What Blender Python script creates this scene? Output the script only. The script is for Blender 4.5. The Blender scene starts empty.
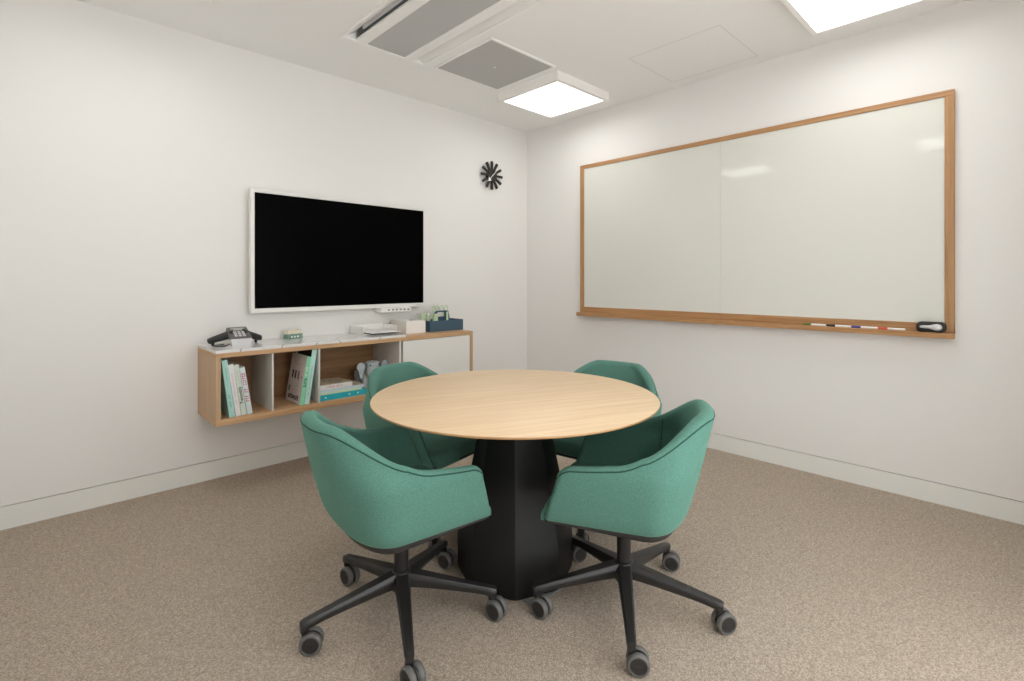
import bpy, bmesh, math, random
from math import sin, cos, pi, sqrt, atan2, radians
from mathutils import Vector, Matrix
random.seed(7)
SC = bpy.context.scene
COL = SC.collection

# ------------------------------------------------------------------ materials
def new_mat(name):
    m = bpy.data.materials.new(name)
    m.use_nodes = True
    nt = m.node_tree
    return m, nt, nt.nodes['Principled BSDF']

def plain(name, col, rough=0.5, metal=0.0, spec=0.5, coat=0.0, bump=0.0, bscale=200.0):
    m, nt, b = new_mat(name)
    b.inputs['Base Color'].default_value = (*col, 1)
    b.inputs['Roughness'].default_value = rough
    b.inputs['Metallic'].default_value = metal
    b.inputs['Specular IOR Level'].default_value = spec
    b.inputs['Coat Weight'].default_value = coat
    b.inputs['Coat Roughness'].default_value = 0.04
    tc = nt.nodes.new('ShaderNodeTexCoord')
    n = nt.nodes.new('ShaderNodeTexNoise')
    n.inputs['Scale'].default_value = bscale
    nt.links.new(tc.outputs['Object'], n.inputs['Vector'])
    if bump > 0:
        bp = nt.nodes.new('ShaderNodeBump')
        bp.inputs['Strength'].default_value = bump
        bp.inputs['Distance'].default_value = 0.002
        nt.links.new(n.outputs['Fac'], bp.inputs['Height'])
        nt.links.new(bp.outputs['Normal'], b.inputs['Normal'])
    else:
        r = nt.nodes.new('ShaderNodeMapRange')
        r.inputs['To Min'].default_value = max(0, rough - 0.03)
        r.inputs['To Max'].default_value = min(1, rough + 0.03)
        nt.links.new(n.outputs['Fac'], r.inputs['Value'])
        nt.links.new(r.outputs['Result'], b.inputs['Roughness'])
    return m

def ramp(nt, stops):
    r = nt.nodes.new('ShaderNodeValToRGB')
    e = r.color_ramp.elements
    e[0].position, e[0].color = stops[0][0], (*stops[0][1], 1)
    e[1].position, e[1].color = stops[-1][0], (*stops[-1][1], 1)
    for p, c in stops[1:-1]:
        x = e.new(p); x.color = (*c, 1)
    return r

def oak(name, c_dark, c_mid, c_light, scale=(1, 1, 1), rot=0.0, rough=0.45, contrast=1.0):
    """wood grain: noise stretched along the axis whose scale is small"""
    m, nt, b = new_mat(name)
    tc = nt.nodes.new('ShaderNodeTexCoord')
    mp = nt.nodes.new('ShaderNodeMapping')
    mp.inputs['Scale'].default_value = scale
    mp0 = nt.nodes.new('ShaderNodeMapping')
    mp0.inputs['Rotation'].default_value = (0, 0, rot)
    nt.links.new(tc.outputs['Object'], mp0.inputs['Vector'])
    nt.links.new(mp0.outputs['Vector'], mp.inputs['Vector'])
    n1 = nt.nodes.new('ShaderNodeTexNoise')
    n1.inputs['Scale'].default_value = 1.0
    n1.inputs['Detail'].default_value = 6
    n1.inputs['Roughness'].default_value = 0.65
    n1.inputs['Distortion'].default_value = 0.25
    nt.links.new(mp.outputs['Vector'], n1.inputs['Vector'])
    r = ramp(nt, [(0.28, c_dark), (0.5, c_mid), (0.72, c_light)])
    nt.links.new(n1.outputs['Fac'], r.inputs['Fac'])
    nt.links.new(r.outputs['Color'], b.inputs['Base Color'])
    b.inputs['Roughness'].default_value = rough
    bp = nt.nodes.new('ShaderNodeBump')
    bp.inputs['Strength'].default_value = 0.08
    bp.inputs['Distance'].default_value = 0.002
    nt.links.new(n1.outputs['Fac'], bp.inputs['Height'])
    nt.links.new(bp.outputs['Normal'], b.inputs['Normal'])
    return m

def fabric(name, c1, c2, scale=900.0):
    m, nt, b = new_mat(name)
    tc = nt.nodes.new('ShaderNodeTexCoord')
    n1 = nt.nodes.new('ShaderNodeTexNoise'); n1.inputs['Scale'].default_value = scale
    n1.inputs['Detail'].default_value = 2
    n2 = nt.nodes.new('ShaderNodeTexNoise'); n2.inputs['Scale'].default_value = 300
    n2.inputs['Detail'].default_value = 3
    nt.links.new(tc.outputs['Object'], n1.inputs['Vector'])
    nt.links.new(tc.outputs['Object'], n2.inputs['Vector'])
    mx = nt.nodes.new('ShaderNodeMath'); mx.operation = 'ADD'
    nt.links.new(n1.outputs['Fac'], mx.inputs[0]); nt.links.new(n2.outputs['Fac'], mx.inputs[1])
    hf = nt.nodes.new('ShaderNodeMath'); hf.operation = 'MULTIPLY'; hf.inputs[1].default_value = 0.5
    nt.links.new(mx.outputs[0], hf.inputs[0])
    r = ramp(nt, [(0.36, c1), (0.64, c2)])
    nt.links.new(hf.outputs[0], r.inputs['Fac'])
    nt.links.new(r.outputs['Color'], b.inputs['Base Color'])
    b.inputs['Roughness'].default_value = 0.9
    b.inputs['Specular IOR Level'].default_value = 0.2
    b.inputs['Sheen Weight'].default_value = 0.25
    b.inputs['Sheen Roughness'].default_value = 0.4
    b.inputs['Sheen Tint'].default_value = (0.45, 0.9, 0.72, 1)
    bp = nt.nodes.new('ShaderNodeBump'); bp.inputs['Strength'].default_value = 0.2
    bp.inputs['Distance'].default_value = 0.001
    nt.links.new(hf.outputs[0], bp.inputs['Height'])
    nt.links.new(bp.outputs['Normal'], b.inputs['Normal'])
    return m

def carpet(name):
    m, nt, b = new_mat(name)
    tc = nt.nodes.new('ShaderNodeTexCoord')
    mp = nt.nodes.new('ShaderNodeMapping'); mp.inputs['Scale'].default_value = (1.0, 1.0, 1.0)
    nt.links.new(tc.outputs['Object'], mp.inputs['Vector'])
    v = nt.nodes.new('ShaderNodeTexVoronoi'); v.inputs['Scale'].default_value = 290.0
    v.inputs['Randomness'].default_value = 0.9
    nt.links.new(mp.outputs['Vector'], v.inputs['Vector'])
    sp = nt.nodes.new('ShaderNodeSeparateColor')
    nt.links.new(v.outputs['Color'], sp.inputs['Color'])
    n = nt.nodes.new('ShaderNodeTexNoise'); n.inputs['Scale'].default_value = 90; n.inputs['Detail'].default_value = 4
    nt.links.new(mp.outputs['Vector'], n.inputs['Vector'])
    a = nt.nodes.new('ShaderNodeMix'); a.data_type = 'FLOAT'; a.inputs['Factor'].default_value = 0.45
    nt.links.new(sp.outputs['Red'], a.inputs['A']); nt.links.new(n.outputs['Fac'], a.inputs['B'])
    r = ramp(nt, [(0.12, CARPET[0]), (0.48, CARPET[1]), (0.85, CARPET[2])])
    nt.links.new(a.outputs['Result'], r.inputs['Fac'])
    nt.links.new(r.outputs['Color'], b.inputs['Base Color'])
    b.inputs['Roughness'].default_value = 0.95
    b.inputs['Specular IOR Level'].default_value = 0.1
    bp = nt.nodes.new('ShaderNodeBump'); bp.inputs['Strength'].default_value = 0.5
    bp.inputs['Distance'].default_value = 0.004
    nt.links.new(v.outputs['Distance'], bp.inputs['Height'])
    nt.links.new(bp.outputs['Normal'], b.inputs['Normal'])
    return m

def marble(name):
    m, nt, b = new_mat(name)
    tc = nt.nodes.new('ShaderNodeTexCoord')
    n = nt.nodes.new('ShaderNodeTexNoise'); n.inputs['Scale'].default_value = 5; n.inputs['Detail'].default_value = 4
    nt.links.new(tc.outputs['Object'], n.inputs['Vector'])
    ad = nt.nodes.new('ShaderNodeMix'); ad.data_type = 'VECTOR'; ad.inputs['Factor'].default_value = 0.12
    nt.links.new(tc.outputs['Object'], ad.inputs['A']); nt.links.new(n.outputs['Color'], ad.inputs['B'])
    v = nt.nodes.new('ShaderNodeTexVoronoi'); v.feature = 'DISTANCE_TO_EDGE'; v.inputs['Scale'].default_value = 4.2
    nt.links.new(ad.outputs['Result'], v.inputs['Vector'])
    r = ramp(nt, [(0.0, (0.22, 0.22, 0.22)), (0.006, (0.45, 0.45, 0.44)), (0.016, (0.74, 0.735, 0.72))])
    nt.links.new(v.outputs['Distance'], r.inputs['Fac'])
    nt.links.new(r.outputs['Color'], b.inputs['Base Color'])
    b.inputs['Roughness'].default_value = 0.08
    return m

def stripes(name, c1, c2, axis, freq, rough=0.6):
    m, nt, b = new_mat(name)
    tc = nt.nodes.new('ShaderNodeTexCoord')
    w = nt.nodes.new('ShaderNodeTexWave'); w.wave_type = 'BANDS'; w.bands_direction = axis
    w.inputs['Scale'].default_value = freq
    nt.links.new(tc.outputs['Object'], w.inputs['Vector'])
    r = ramp(nt, [(0.3, c1), (0.7, c2)])
    nt.links.new(w.outputs['Fac'], r.inputs['Fac'])
    nt.links.new(r.outputs['Color'], b.inputs['Base Color'])
    b.inputs['Roughness'].default_value = rough
    return m

def speckle(name, stops, scale):
    m, nt, b = new_mat(name)
    tc = nt.nodes.new('ShaderNodeTexCoord')
    v = nt.nodes.new('ShaderNodeTexVoronoi'); v.inputs['Scale'].default_value = scale
    nt.links.new(tc.outputs['Object'], v.inputs['Vector'])
    sp = nt.nodes.new('ShaderNodeSeparateColor'); nt.links.new(v.outputs['Color'], sp.inputs['Color'])
    r = ramp(nt, stops); r.color_ramp.interpolation = 'CONSTANT'
    nt.links.new(sp.outputs['Red'], r.inputs['Fac'])
    nt.links.new(r.outputs['Color'], b.inputs['Base Color'])
    b.inputs['Roughness'].default_value = 0.5
    return m

def lamp_mat(name, col, strength):
    m, nt, b = new_mat(name)
    b.inputs['Base Color'].default_value = (0.8, 0.8, 0.8, 1)
    b.inputs['Emission Color'].default_value = (*col, 1)
    b.inputs['Emission Strength'].default_value = strength
    return m

CARPET = [(0.250, 0.203, 0.160), (0.405, 0.336, 0.270), (0.60, 0.51, 0.42)]
M = dict(
    wall=plain('wall_paint', (0.795, 0.785, 0.765), 0.6, spec=0.25, bump=0.04, bscale=260),
    ceiling=plain('ceiling_paint', (0.87, 0.87, 0.862), 0.75, spec=0.2),
    board_base=plain('baseboard_paint', (0.79, 0.79, 0.75), 0.45),
    seam_line=plain('ceiling_seam', (0.60, 0.595, 0.59), 0.8),
    gap=plain('gap_dark', (0.05, 0.05, 0.05), 0.9),
    carpet=carpet('carpet_loop'),
    white=plain('white_lacquer', (0.82, 0.81, 0.78), 0.4),
    white_metal=plain('white_metal', (0.88, 0.875, 0.86), 0.35),
    tv_white=plain('tv_white', (0.78, 0.77, 0.745), 0.35),
    tv_side=plain('tv_side', (0.60, 0.58, 0.53), 0.5),
    screen=plain('black_screen', (0.0006, 0.0006, 0.0007), 0.35, spec=0.025),
    black=plain('black_metal', (0.020, 0.019, 0.0185), 0.38),
    pedestal=plain('black_pedestal', (0.0075, 0.0075, 0.0072), 0.5, spec=0.3),
    pan=plain('black_plastic', (0.022, 0.020, 0.019), 0.5),
    tyre=plain('grey_rubber', (0.115, 0.112, 0.105), 0.5),
    fabric=fabric('green_wool', (0.066, 0.166, 0.130), (0.120, 0.262, 0.212)),
    seam=plain('dark_green_piping', (0.014, 0.066, 0.048), 0.85),
    oak_top=oak('oak_table', (0.69, 0.495, 0.300), (0.765, 0.570, 0.362), (0.82, 0.635, 0.420), (2.0, 46, 46), rot=radians(22), rough=0.42),
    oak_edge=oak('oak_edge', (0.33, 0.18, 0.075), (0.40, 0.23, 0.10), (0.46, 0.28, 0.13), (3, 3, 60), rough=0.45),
    oak_x=oak('oak_grain_along', (0.42, 0.24, 0.115), (0.56, 0.345, 0.18), (0.63, 0.41, 0.225), (2.0, 50, 50)),
    oak_z=oak('oak_grain_upright', (0.45, 0.29, 0.16), (0.52, 0.345, 0.20), (0.57, 0.39, 0.235), (38, 38, 2.0)),
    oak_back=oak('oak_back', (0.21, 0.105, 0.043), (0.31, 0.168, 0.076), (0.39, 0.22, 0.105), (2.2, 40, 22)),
    frame_y=oak('frame_oak_along', (0.30, 0.145, 0.055), (0.44, 0.235, 0.10), (0.52, 0.295, 0.14), (50, 2.2, 60)),
    frame_z=oak('frame_oak_upright', (0.28, 0.14, 0.055), (0.42, 0.225, 0.095), (0.50, 0.285, 0.135), (60, 60, 2.5)),
    marble=marble('white_marble'),
    divider=plain('pale_grey_board', (0.66, 0.645, 0.61), 0.5),
    door=plain('white_door', (0.78, 0.77, 0.735), 0.4),
    glassboard=plain('white_glass', (0.715, 0.72, 0.665), 0.05, spec=0.35),
    clock=plain('clock_black', (0.018, 0.016, 0.013), 0.55),
    hand=plain('clock_hand_white', (0.85, 0.84, 0.80), 0.5),
    grille=stripes('grille_grey', (0.44, 0.44, 0.435), (0.54, 0.54, 0.535), 'X', 60),
    perf=stripes('perforated_grey', (0.42, 0.415, 0.41), (0.52, 0.515, 0.505), 'DIAGONAL', 45),
    slot_dark=plain('slot_dark', (0.09, 0.10, 0.11), 0.6),
    lamp=lamp_mat('light_diffuser', (1.0, 0.985, 0.965), 4.0),
    lamp_frame=plain('light_frame', (0.90, 0.885, 0.86), 0.5),
    grey_trim=plain('floor_box_metal', (0.24, 0.26, 0.27), 0.5),
    phone=plain('phone_black', (0.022, 0.024, 0.026), 0.55),
    phone_grey=plain('phone_grey', (0.12, 0.115, 0.11), 0.4),
    phone_silver=plain('phone_silver', (0.55, 0.55, 0.56), 0.35),
    lcd=plain('phone_display', (0.42, 0.44, 0.40), 0.25),
    navy=plain('navy_plastic', (0.040, 0.088, 0.135), 0.5),
    mint_pale=plain('pale_green_plastic', (0.52, 0.66, 0.42), 0.45),
    blade=plain('steel_blade', (0.6, 0.6, 0.6), 0.3, metal=1.0),
    paper=plain('paper_white', (0.84, 0.84, 0.82), 0.7),
    felt_green=plain('felt_green', (0.19, 0.30, 0.255), 0.9),
    cream=plain('cream_plastic', (0.70, 0.64, 0.50), 0.5),
    teal=plain('book_teal', (0.40, 0.67, 0.61), 0.5),
    mint=plain('book_mint', (0.50, 0.77, 0.70), 0.5),
    white_book=plain('book_white', (0.80, 0.78, 0.77), 0.5),
    sage=plain('book_sage', (0.62, 0.70, 0.60), 0.5),
    ice=plain('book_ice', (0.66, 0.75, 0.77), 0.5),
    green_spine=plain('book_green', (0.27, 0.66, 0.42), 0.5),
    cover_pink=plain('cover_offwhite', (0.72, 0.66, 0.64), 0.5),
    turquoise=plain('book_turquoise', (0.02, 0.45, 0.55), 0.45),
    lime=plain('book_lime', (0.70, 0.79, 0.56), 0.5),
    pale_blue=plain('book_pale_blue', (0.62, 0.74, 0.82), 0.5),
    pages=plain('book_pages', (0.80, 0.77, 0.70), 0.8),
    ink=plain('ink_dark', (0.03, 0.03, 0.03), 0.6),
    ink_red=plain('ink_red', (0.65, 0.10, 0.16), 0.6),
    ink_pink=plain('ink_pink', (0.62, 0.42, 0.42), 0.6),
    ink_green=plain('ink_green', (0.03, 0.14, 0.08), 0.6),
    ink_teal=plain('ink_teal', (0.10, 0.34, 0.30), 0.6),
    brick_red=plain('ink_brick', (0.33, 0.14, 0.12), 0.6),
    black_book=plain('cover_black', (0.012, 0.012, 0.012), 0.5),
    pattern=speckle('cover_pattern', [(0.0, (0.55, 0.47, 0.36)), (0.35, (0.40, 0.42, 0.36)), (0.6, (0.60, 0.55, 0.44)), (0.82, (0.30, 0.27, 0.22)), (0.92, (0.55, 0.45, 0.12))], 55),
    elephant=plain('grey_plastic_toy', (0.48, 0.55, 0.57), 0.5),
    red=plain('marker_red', (0.62, 0.10, 0.05), 0.45),
    blue=plain('marker_blue', (0.06, 0.06, 0.28), 0.45),
    green_cap=plain('marker_green', (0.13, 0.20, 0.03), 0.45),
    marker_white=plain('marker_white', (0.84, 0.82, 0.80), 0.4),
    silver=plain('eraser_silver', (0.62, 0.62, 0.62), 0.3, metal=0.3),
    eraser_black=plain('eraser_black', (0.018, 0.017, 0.016), 0.6),
)

# ------------------------------------------------------------------ helpers
def link_mesh(name, bm, mats, parent=None, smooth=False, loc=None):
    me = bpy.data.meshes.new(name)
    bmesh.ops.recalc_face_normals(bm, faces=bm.faces)
    bm.to_mesh(me); bm.free()
    for m in (mats if isinstance(mats, (list, tuple)) else [mats]):
        me.materials.append(m)
    if smooth:
        me.polygons.foreach_set('use_smooth', [True] * len(me.polygons))
        if smooth is not True:
            me.set_sharp_from_angle(angle=radians(smooth))
    o = bpy.data.objects.new(name, me)
    COL.objects.link(o)
    if parent is not None:
        o.parent = parent
    if loc is not None:
        o.location = loc
    return o

def tag(o, label=None, cat=None, group=None, kind=None):
    if label: o['label'] = label
    if cat: o['category'] = cat
    if group: o['group'] = group
    if kind: o['kind'] = kind
    return o

def thing(name, label, cat, loc=(0, 0, 0), rz=0.0, group=None):
    o = bpy.data.objects.new(name, None)
    o.empty_display_size = 0.1
    COL.objects.link(o)
    o.location = loc; o.rotation_euler = (0, 0, rz)
    return tag(o, label, cat, group)

def bm_box(bm, lo, hi, bevel=0.0, mat=0, matrix=None, seg=2):
    ret = bmesh.ops.create_cube(bm, size=1.0)
    vs = ret['verts']
    for v in vs:
        v.co = Vector([lo[i] + (v.co[i] + 0.5) * (hi[i] - lo[i]) for i in range(3)])
    fs = set(f for v in vs for f in v.link_faces)
    if bevel > 0:
        es = list(set(e for v in vs for e in v.link_edges))
        r = bmesh.ops.bevel(bm, geom=es, offset=bevel, segments=seg, affect='EDGES', profile=0.5)
        vs = list(set(r['verts']) | set(v for v in vs if v.is_valid))
        fs = set(f for v in vs for f in v.link_faces)
    for f in fs: f.material_index = mat
    if matrix is not None:
        vv = set(v for f in fs for v in f.verts)
        for v in vv: v.co = matrix @ v.co
    return fs

def box(name, lo, hi, mat, parent=None, bevel=0.0, matrix=None):
    bm = bmesh.new(); bm_box(bm, lo, hi, bevel, matrix=matrix)
    return link_mesh(name, bm, mat, parent)

def bm_rings(bm, rings, cap0=True, cap1=True, closed=True, mat=0):
    vr = [[bm.verts.new(p) for p in r] for r in rings]
    n = len(vr[0])
    for a, b in zip(vr[:-1], vr[1:]):
        for i in range(n if closed else n - 1):
            j = (i + 1) % n
            f = bm.faces.new((a[i], a[j], b[j], b[i])); f.material_index = mat
    if cap0:
        f = bm.faces.new(vr[0][::-1]); f.material_index = mat
    if cap1:
        f = bm.faces.new(vr[-1]); f.material_index = mat
    return vr

def bm_lathe(bm, prof, n=32, c=(0, 0), mat=0, matrix=None):
    rings = []
    for r, z in prof:
        ring = []
        for i in range(n):
            a = 2 * pi * i / n
            p = Vector((c[0] + r * cos(a), c[1] + r * sin(a), z))
            ring.append(matrix @ p if matrix else p)
        rings.append(ring)
    bm_rings(bm, rings, mat=mat)

def bm_tube(bm, pts, r, n=8, mat=0, closed=False, flat=1.0):
    pts = [Vector(p) for p in pts]
    rings = []
    N = len(pts)
    for i, p in enumerate(pts):
        if closed:
            t = pts[(i + 1) % N] - pts[i - 1]
        else:
            t = pts[min(i + 1, N - 1)] - pts[max(i - 1, 0)]
        t.normalize()
        up = Vector((0, 0, 1)) if abs(t.z) < 0.9 else Vector((1, 0, 0))
        u = t.cross(up).normalized(); w = u.cross(t).normalized()
        rr = r(i / (N - 1)) if callable(r) else r
        rings.append([p + u * (rr * cos(2 * pi * k / n)) + w * (rr * flat * sin(2 * pi * k / n)) for k in range(n)])
    if closed:
        rings.append(rings[0])
        vr = [[bm.verts.new(q) for q in rg] for rg in rings[:-1]]
        vr.append(vr[0])
        for a, b in zip(vr[:-1], vr[1:]):
            for k in range(n):
                j = (k + 1) % n
                f = bm.faces.new((a[k], a[j], b[j], b[k])); f.material_index = mat
    else:
        bm_rings(bm, rings, mat=mat)

def bm_prism(bm, poly, z0, z1, mat=0, matrix=None):
    """poly: list of (x, y); extruded between z0 and z1, then transformed"""
    a = [Vector((p[0], p[1], z0)) for p in poly]
    b = [Vector((p[0], p[1], z1)) for p in poly]
    if matrix is not None:
        a = [matrix @ p for p in a]; b = [matrix @ p for p in b]
    bm_rings(bm, [a, b], mat=mat)

def rrect(w, h, r, n=6, cx=0, cy=0):
    pts = []
    for sx, sy, a0 in ((1, 1, 0), (-1, 1, pi / 2), (-1, -1, pi), (1, -1, 1.5 * pi)):
        for k in range(n + 1):
            a = a0 + (pi / 2) * k / n
            pts.append((cx + sx * (w / 2 - r) + r * cos(a), cy + sy * (h / 2 - r) + r * sin(a)))
    return pts

def text_mesh(name, body, size, mat, parent, matrix, extrude=0.0004, bold=0.0):
    cu = bpy.data.curves.new(name, 'FONT')
    cu.body = body; cu.size = size; cu.extrude = extrude; cu.offset = bold
    cu.align_x = 'CENTER'; cu.align_y = 'CENTER'
    tmp = bpy.data.objects.new(name + '_curve', cu)
    COL.objects.link(tmp)
    dg = bpy.context.evaluated_depsgraph_get()
    me = bpy.data.meshes.new_from_object(tmp.evaluated_get(dg))
    bpy.data.objects.remove(tmp); bpy.data.curves.remove(cu)
    me.materials.clear(); me.materials.append(mat)
    me.transform(matrix)
    o = bpy.data.objects.new(name, me); COL.objects.link(o); o.parent = parent
    return o

def smooth01(x):
    x = max(0.0, min(1.0, x))
    return x * x * (3 - 2 * x)

# ------------------------------------------------------------------ room shell (corner of the two far walls at the origin)
CZ = 2.695            # ceiling height
XW, YW = -3.86, -3.86  # near walls
def struct(o): o['kind'] = 'structure'; return o

struct(box('floor', (XW - .1, YW - .1, -0.1), (0.1, 0.1, 0.0), M['carpet']))
def wall(name, lo, hi):
    bm = bmesh.new()
    bm_box(bm, lo, hi)
    return struct(link_mesh(name, bm, M['wall']))
BH = 0.112            # flush baseboard height, then a hairline groove
wall('wall_left', (XW - .1, 0, BH + .004), (0.1, 0.1, CZ + .1))
wall('wall_right', (0, YW - .1, BH + .004), (0.1, 0, CZ + .1))
# unseen wall behind the camera: framed, glazed opening added for soft fill light
GX0, GX1, GZ1 = -3.40, -1.15, 2.40
FILL_SKY = 5.2  # world brightness, set so the added opening fills the room
bm = bmesh.new()
for lo, hi in (((XW - .1, 0), (GX0, CZ + .1)), ((GX1, 0), (0, CZ + .1)), ((GX0, GZ1), (GX1, CZ + .1))):
    bm_box(bm, (lo[0], YW - .1, lo[1]), (hi[0], YW, hi[1]))
struct(link_mesh('wall_back', bm, M['wall']))
bm = bmesh.new()
for x in (GX0, (GX0 + GX1) / 2 - .02, GX1 - .04): bm_box(bm, (x, YW - .07, 0), (x + .04, YW - .02, GZ1), .002)
for z in (0, GZ1 - .04): bm_box(bm, (GX0, YW - .07, z), (GX1, YW - .02, z + .04), .002)
fill_win = struct(link_mesh('added_fill_window_1', bm, M['black']))
pane_mat, nt_, b_ = new_mat('clear_glass')
tr_ = nt_.nodes.new('ShaderNodeBsdfTransparent'); gl_ = nt_.nodes.new('ShaderNodeBsdfGlossy'); gl_.inputs['Roughness'].default_value = .02
mx_ = nt_.nodes.new('ShaderNodeMixShader'); mx_.inputs[0].default_value = .05
nt_.links.new(tr_.outputs[0], mx_.inputs[1]); nt_.links.new(gl_.outputs[0], mx_.inputs[2])
nt_.links.new(mx_.outputs[0], nt_.nodes['Material Output'].inputs['Surface'])
struct(box('fill_window_pane', (GX0, YW - .05, 0), (GX1, YW - .044, GZ1), pane_mat, fill_win))
wall('wall_side', (XW - .1, YW, 0), (XW, 0, CZ + .1))
for nm, lo, hi in (('baseboard_left', (XW, 0.0, 0), (0.05, 0.05, BH)), ('baseboard_right', (0.0, YW, 0), (0.05, 0.0, BH))):
    struct(box(nm, lo, hi, M['board_base']))
for nm, lo, hi in (('trim_1', (XW, 0.012, BH), (0.05, 0.05, BH + .004)), ('trim_2', (0.012, YW, BH), (0.05, 0.0, BH + .004))):
    struct(box(nm, lo, hi, M['gap']))
# ceiling with the opening for the air conditioner
AX0, AX1, AY0, AY1 = -2.222, -1.622, -2.05, -0.585
bm = bmesh.new()
for lo, hi in (((XW - .1, YW - .1), (AX0, .1)), ((AX1, YW - .1), (.1, .1)), ((AX0, AY1), (AX1, .1)), ((AX0, YW - .1), (AX1, AY0))):
    bm_box(bm, (lo[0], lo[1], CZ), (hi[0], hi[1], CZ + .14))
struct(link_mesh('ceiling', bm, M['ceiling']))
# flush ceiling access hatch
bm = bmesh.new()
for lo, hi in (((-.70, -2.24), (-.697, -1.63)), ((-.123, -2.24), (-.12, -1.63)), ((-.697, -2.24), (-.123, -2.237)), ((-.697, -1.633), (-.123, -1.63))):
    bm_box(bm, (lo[0], lo[1], CZ - .0006), (hi[0], hi[1], CZ))
struct(link_mesh('trim_3', bm, M['seam_line']))

# ------------------------------------------------------------------ ceiling fixtures
def ceiling_light(x, y, label):
    t = thing('ceiling_light', label, 'ceiling light', (x, y, CZ), 0, 'square ceiling light panels')
    S, h, w = 0.308, 0.064, 0.031
    bm = bmesh.new()
    o = [(S, S), (-S, S), (-S, -S), (S, -S)]
    def ring(s, z): return [Vector((sx * s, sy * s, z)) for sx, sy in ((1, 1), (-1, 1), (-1, -1), (1, -1))]
    bm_rings(bm, [ring(S, 0), ring(S, -h + .004), ring(S - .004, -h), ring(S - w, -h), ring(S - w, -h + .010)], cap0=True, cap1=False)
    link_mesh('frame', bm, M['lamp_frame'], t)
    box('diffuser', (-S + w + .001, -S + w + .001, -h + .009), (S - w - .001, S - w - .001, -h + .015), M['lamp'], t)
    la = bpy.data.lights.new('panel_light', 'AREA'); la.shape = 'SQUARE'; la.size = 2 * (S - w) - .01
    la.energy = LAMP_W; la.color = (1.0, 0.988, 0.968); la.spread = radians(180)
    lo = bpy.data.objects.new('panel_light', la); COL.objects.link(lo); lo.parent = t
    lo.location = (0, 0, -h + .0085)
    return t
LAMP_W = 3.8
ceiling_light(-0.594, -0.873, 'lit square ceiling light panel near the room corner, beside the perforated vent')
ceiling_light(-0.614, -2.916, 'lit square ceiling light panel above the whiteboard, cut by the top edge of the photo')
ceiling_light(-3.21, -0.895, 'lit square ceiling light panel mirrored faintly in the middle of the whiteboard')
ceiling_light(-3.21, -2.935, 'lit square ceiling light panel above the camera, mirrored at the top right of the whiteboard')

t = thing('air_conditioner', 'white recessed ceiling air conditioner with grey grille between two long slots', 'air conditioner', ((AX0 + AX1) / 2, (AY0 + AY1) / 2, CZ))
hw, hl = (AX1 - AX0) / 2, (AY1 - AY0) / 2
bm = bmesh.new()          # housing: outer rim, end strips, two bars either side of the grille
e = 0.028
bm_box(bm, (-hw, -hl, -.008), (-hw + .020, hl, .012), .003)
bm_box(bm, (hw - .020, -hl, -.008), (hw, hl, .012), .003)
for s in (-1, 1):
    bm_box(bm, (-hw + .018, s * hl - (e if s > 0 else 0), -.008), (hw - .018, s * hl + (0 if s > 0 else e), .012), .003)
    a, b = sorted((s * .135, s * .203))
    bm_box(bm, (a, -hl + e - .002, -.008), (b, hl - e + .002, .012), .004)
    # sloped outer cheek of the slot
    x0, x1 = s * (hw - .020), s * .225
    bm_rings(bm, [[Vector((x0, yy, 0)), Vector((x1, yy, .036)), Vector((x0, yy, .05))] for yy in (-hl + e, hl - e)])
    for yy in (-hl + e, hl - e - .002):
        bm_rings(bm, [[Vector((x0, y2, -.002)), Vector((s * .203, y2, -.002)), Vector((s * .203, y2, .10)), Vector((x0, y2, .10))] for y2 in (yy, yy + .002)])
bm_box(bm, (-hw + .002, -hl + .002, .118), (hw - .002, hl - .002, .128))
link_mesh('housing', bm, M['white_metal'], t)
bm = bmesh.new()
for s in (-1, 1):
    a, b = sorted((s * .204, s * .209))
    bm_box(bm, (a, -hl + .12, .010), (b, hl - .12, .070))
    a, b = sorted((s * .205, s * .255))
    bm_box(bm, (a, -hl + .03, .062), (b, hl - .03, .072))
link_mesh('air_slot', bm, M['slot_dark'], t)
box('grille', (-.137, -hl + e - .002, -.002), (.137, hl - e + .002, .006), M['grille'], t)
bm = bmesh.new()
for s in (-1, 1):
    mt = Matrix.Translation((s * .217, 0, .030)) @ Matrix.Rotation(s * radians(-62), 4, 'Y')
    bm_box(bm, (-.010, -hl + .14, -.0015), (.010, hl - .14, .0015), matrix=mt)
link_mesh('louvre', bm, M['phone_silver'], t)

t = thing('ceiling_vent', 'square grey perforated ceiling vent with thin white frame beside the ceiling light', 'vent', (-1.258, -0.918, CZ))
bm = bmesh.new(); s = .298
def sq(s, z): return [Vector((a * s, b * s, z)) for a, b in ((1, 1), (-1, 1), (-1, -1), (1, -1))]
bm_rings(bm, [sq(s, 0), sq(s, -.006), sq(s - .003, -.008), sq(s - .016, -.008), sq(s - .016, -.003)], cap1=False)
link_mesh('frame', bm, M['white_metal'], t)
box('perforated_panel', (-s + .016, -s + .016, -.006), (s - .016, s - .016, -.002), M['perf'], t)
bm = bmesh.new(); bm_lathe(bm, [(.001, -.009), (.006, -.008), (.007, -.006)], 12)
link_mesh('screw', bm, M['white_metal'], t, True)

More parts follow.
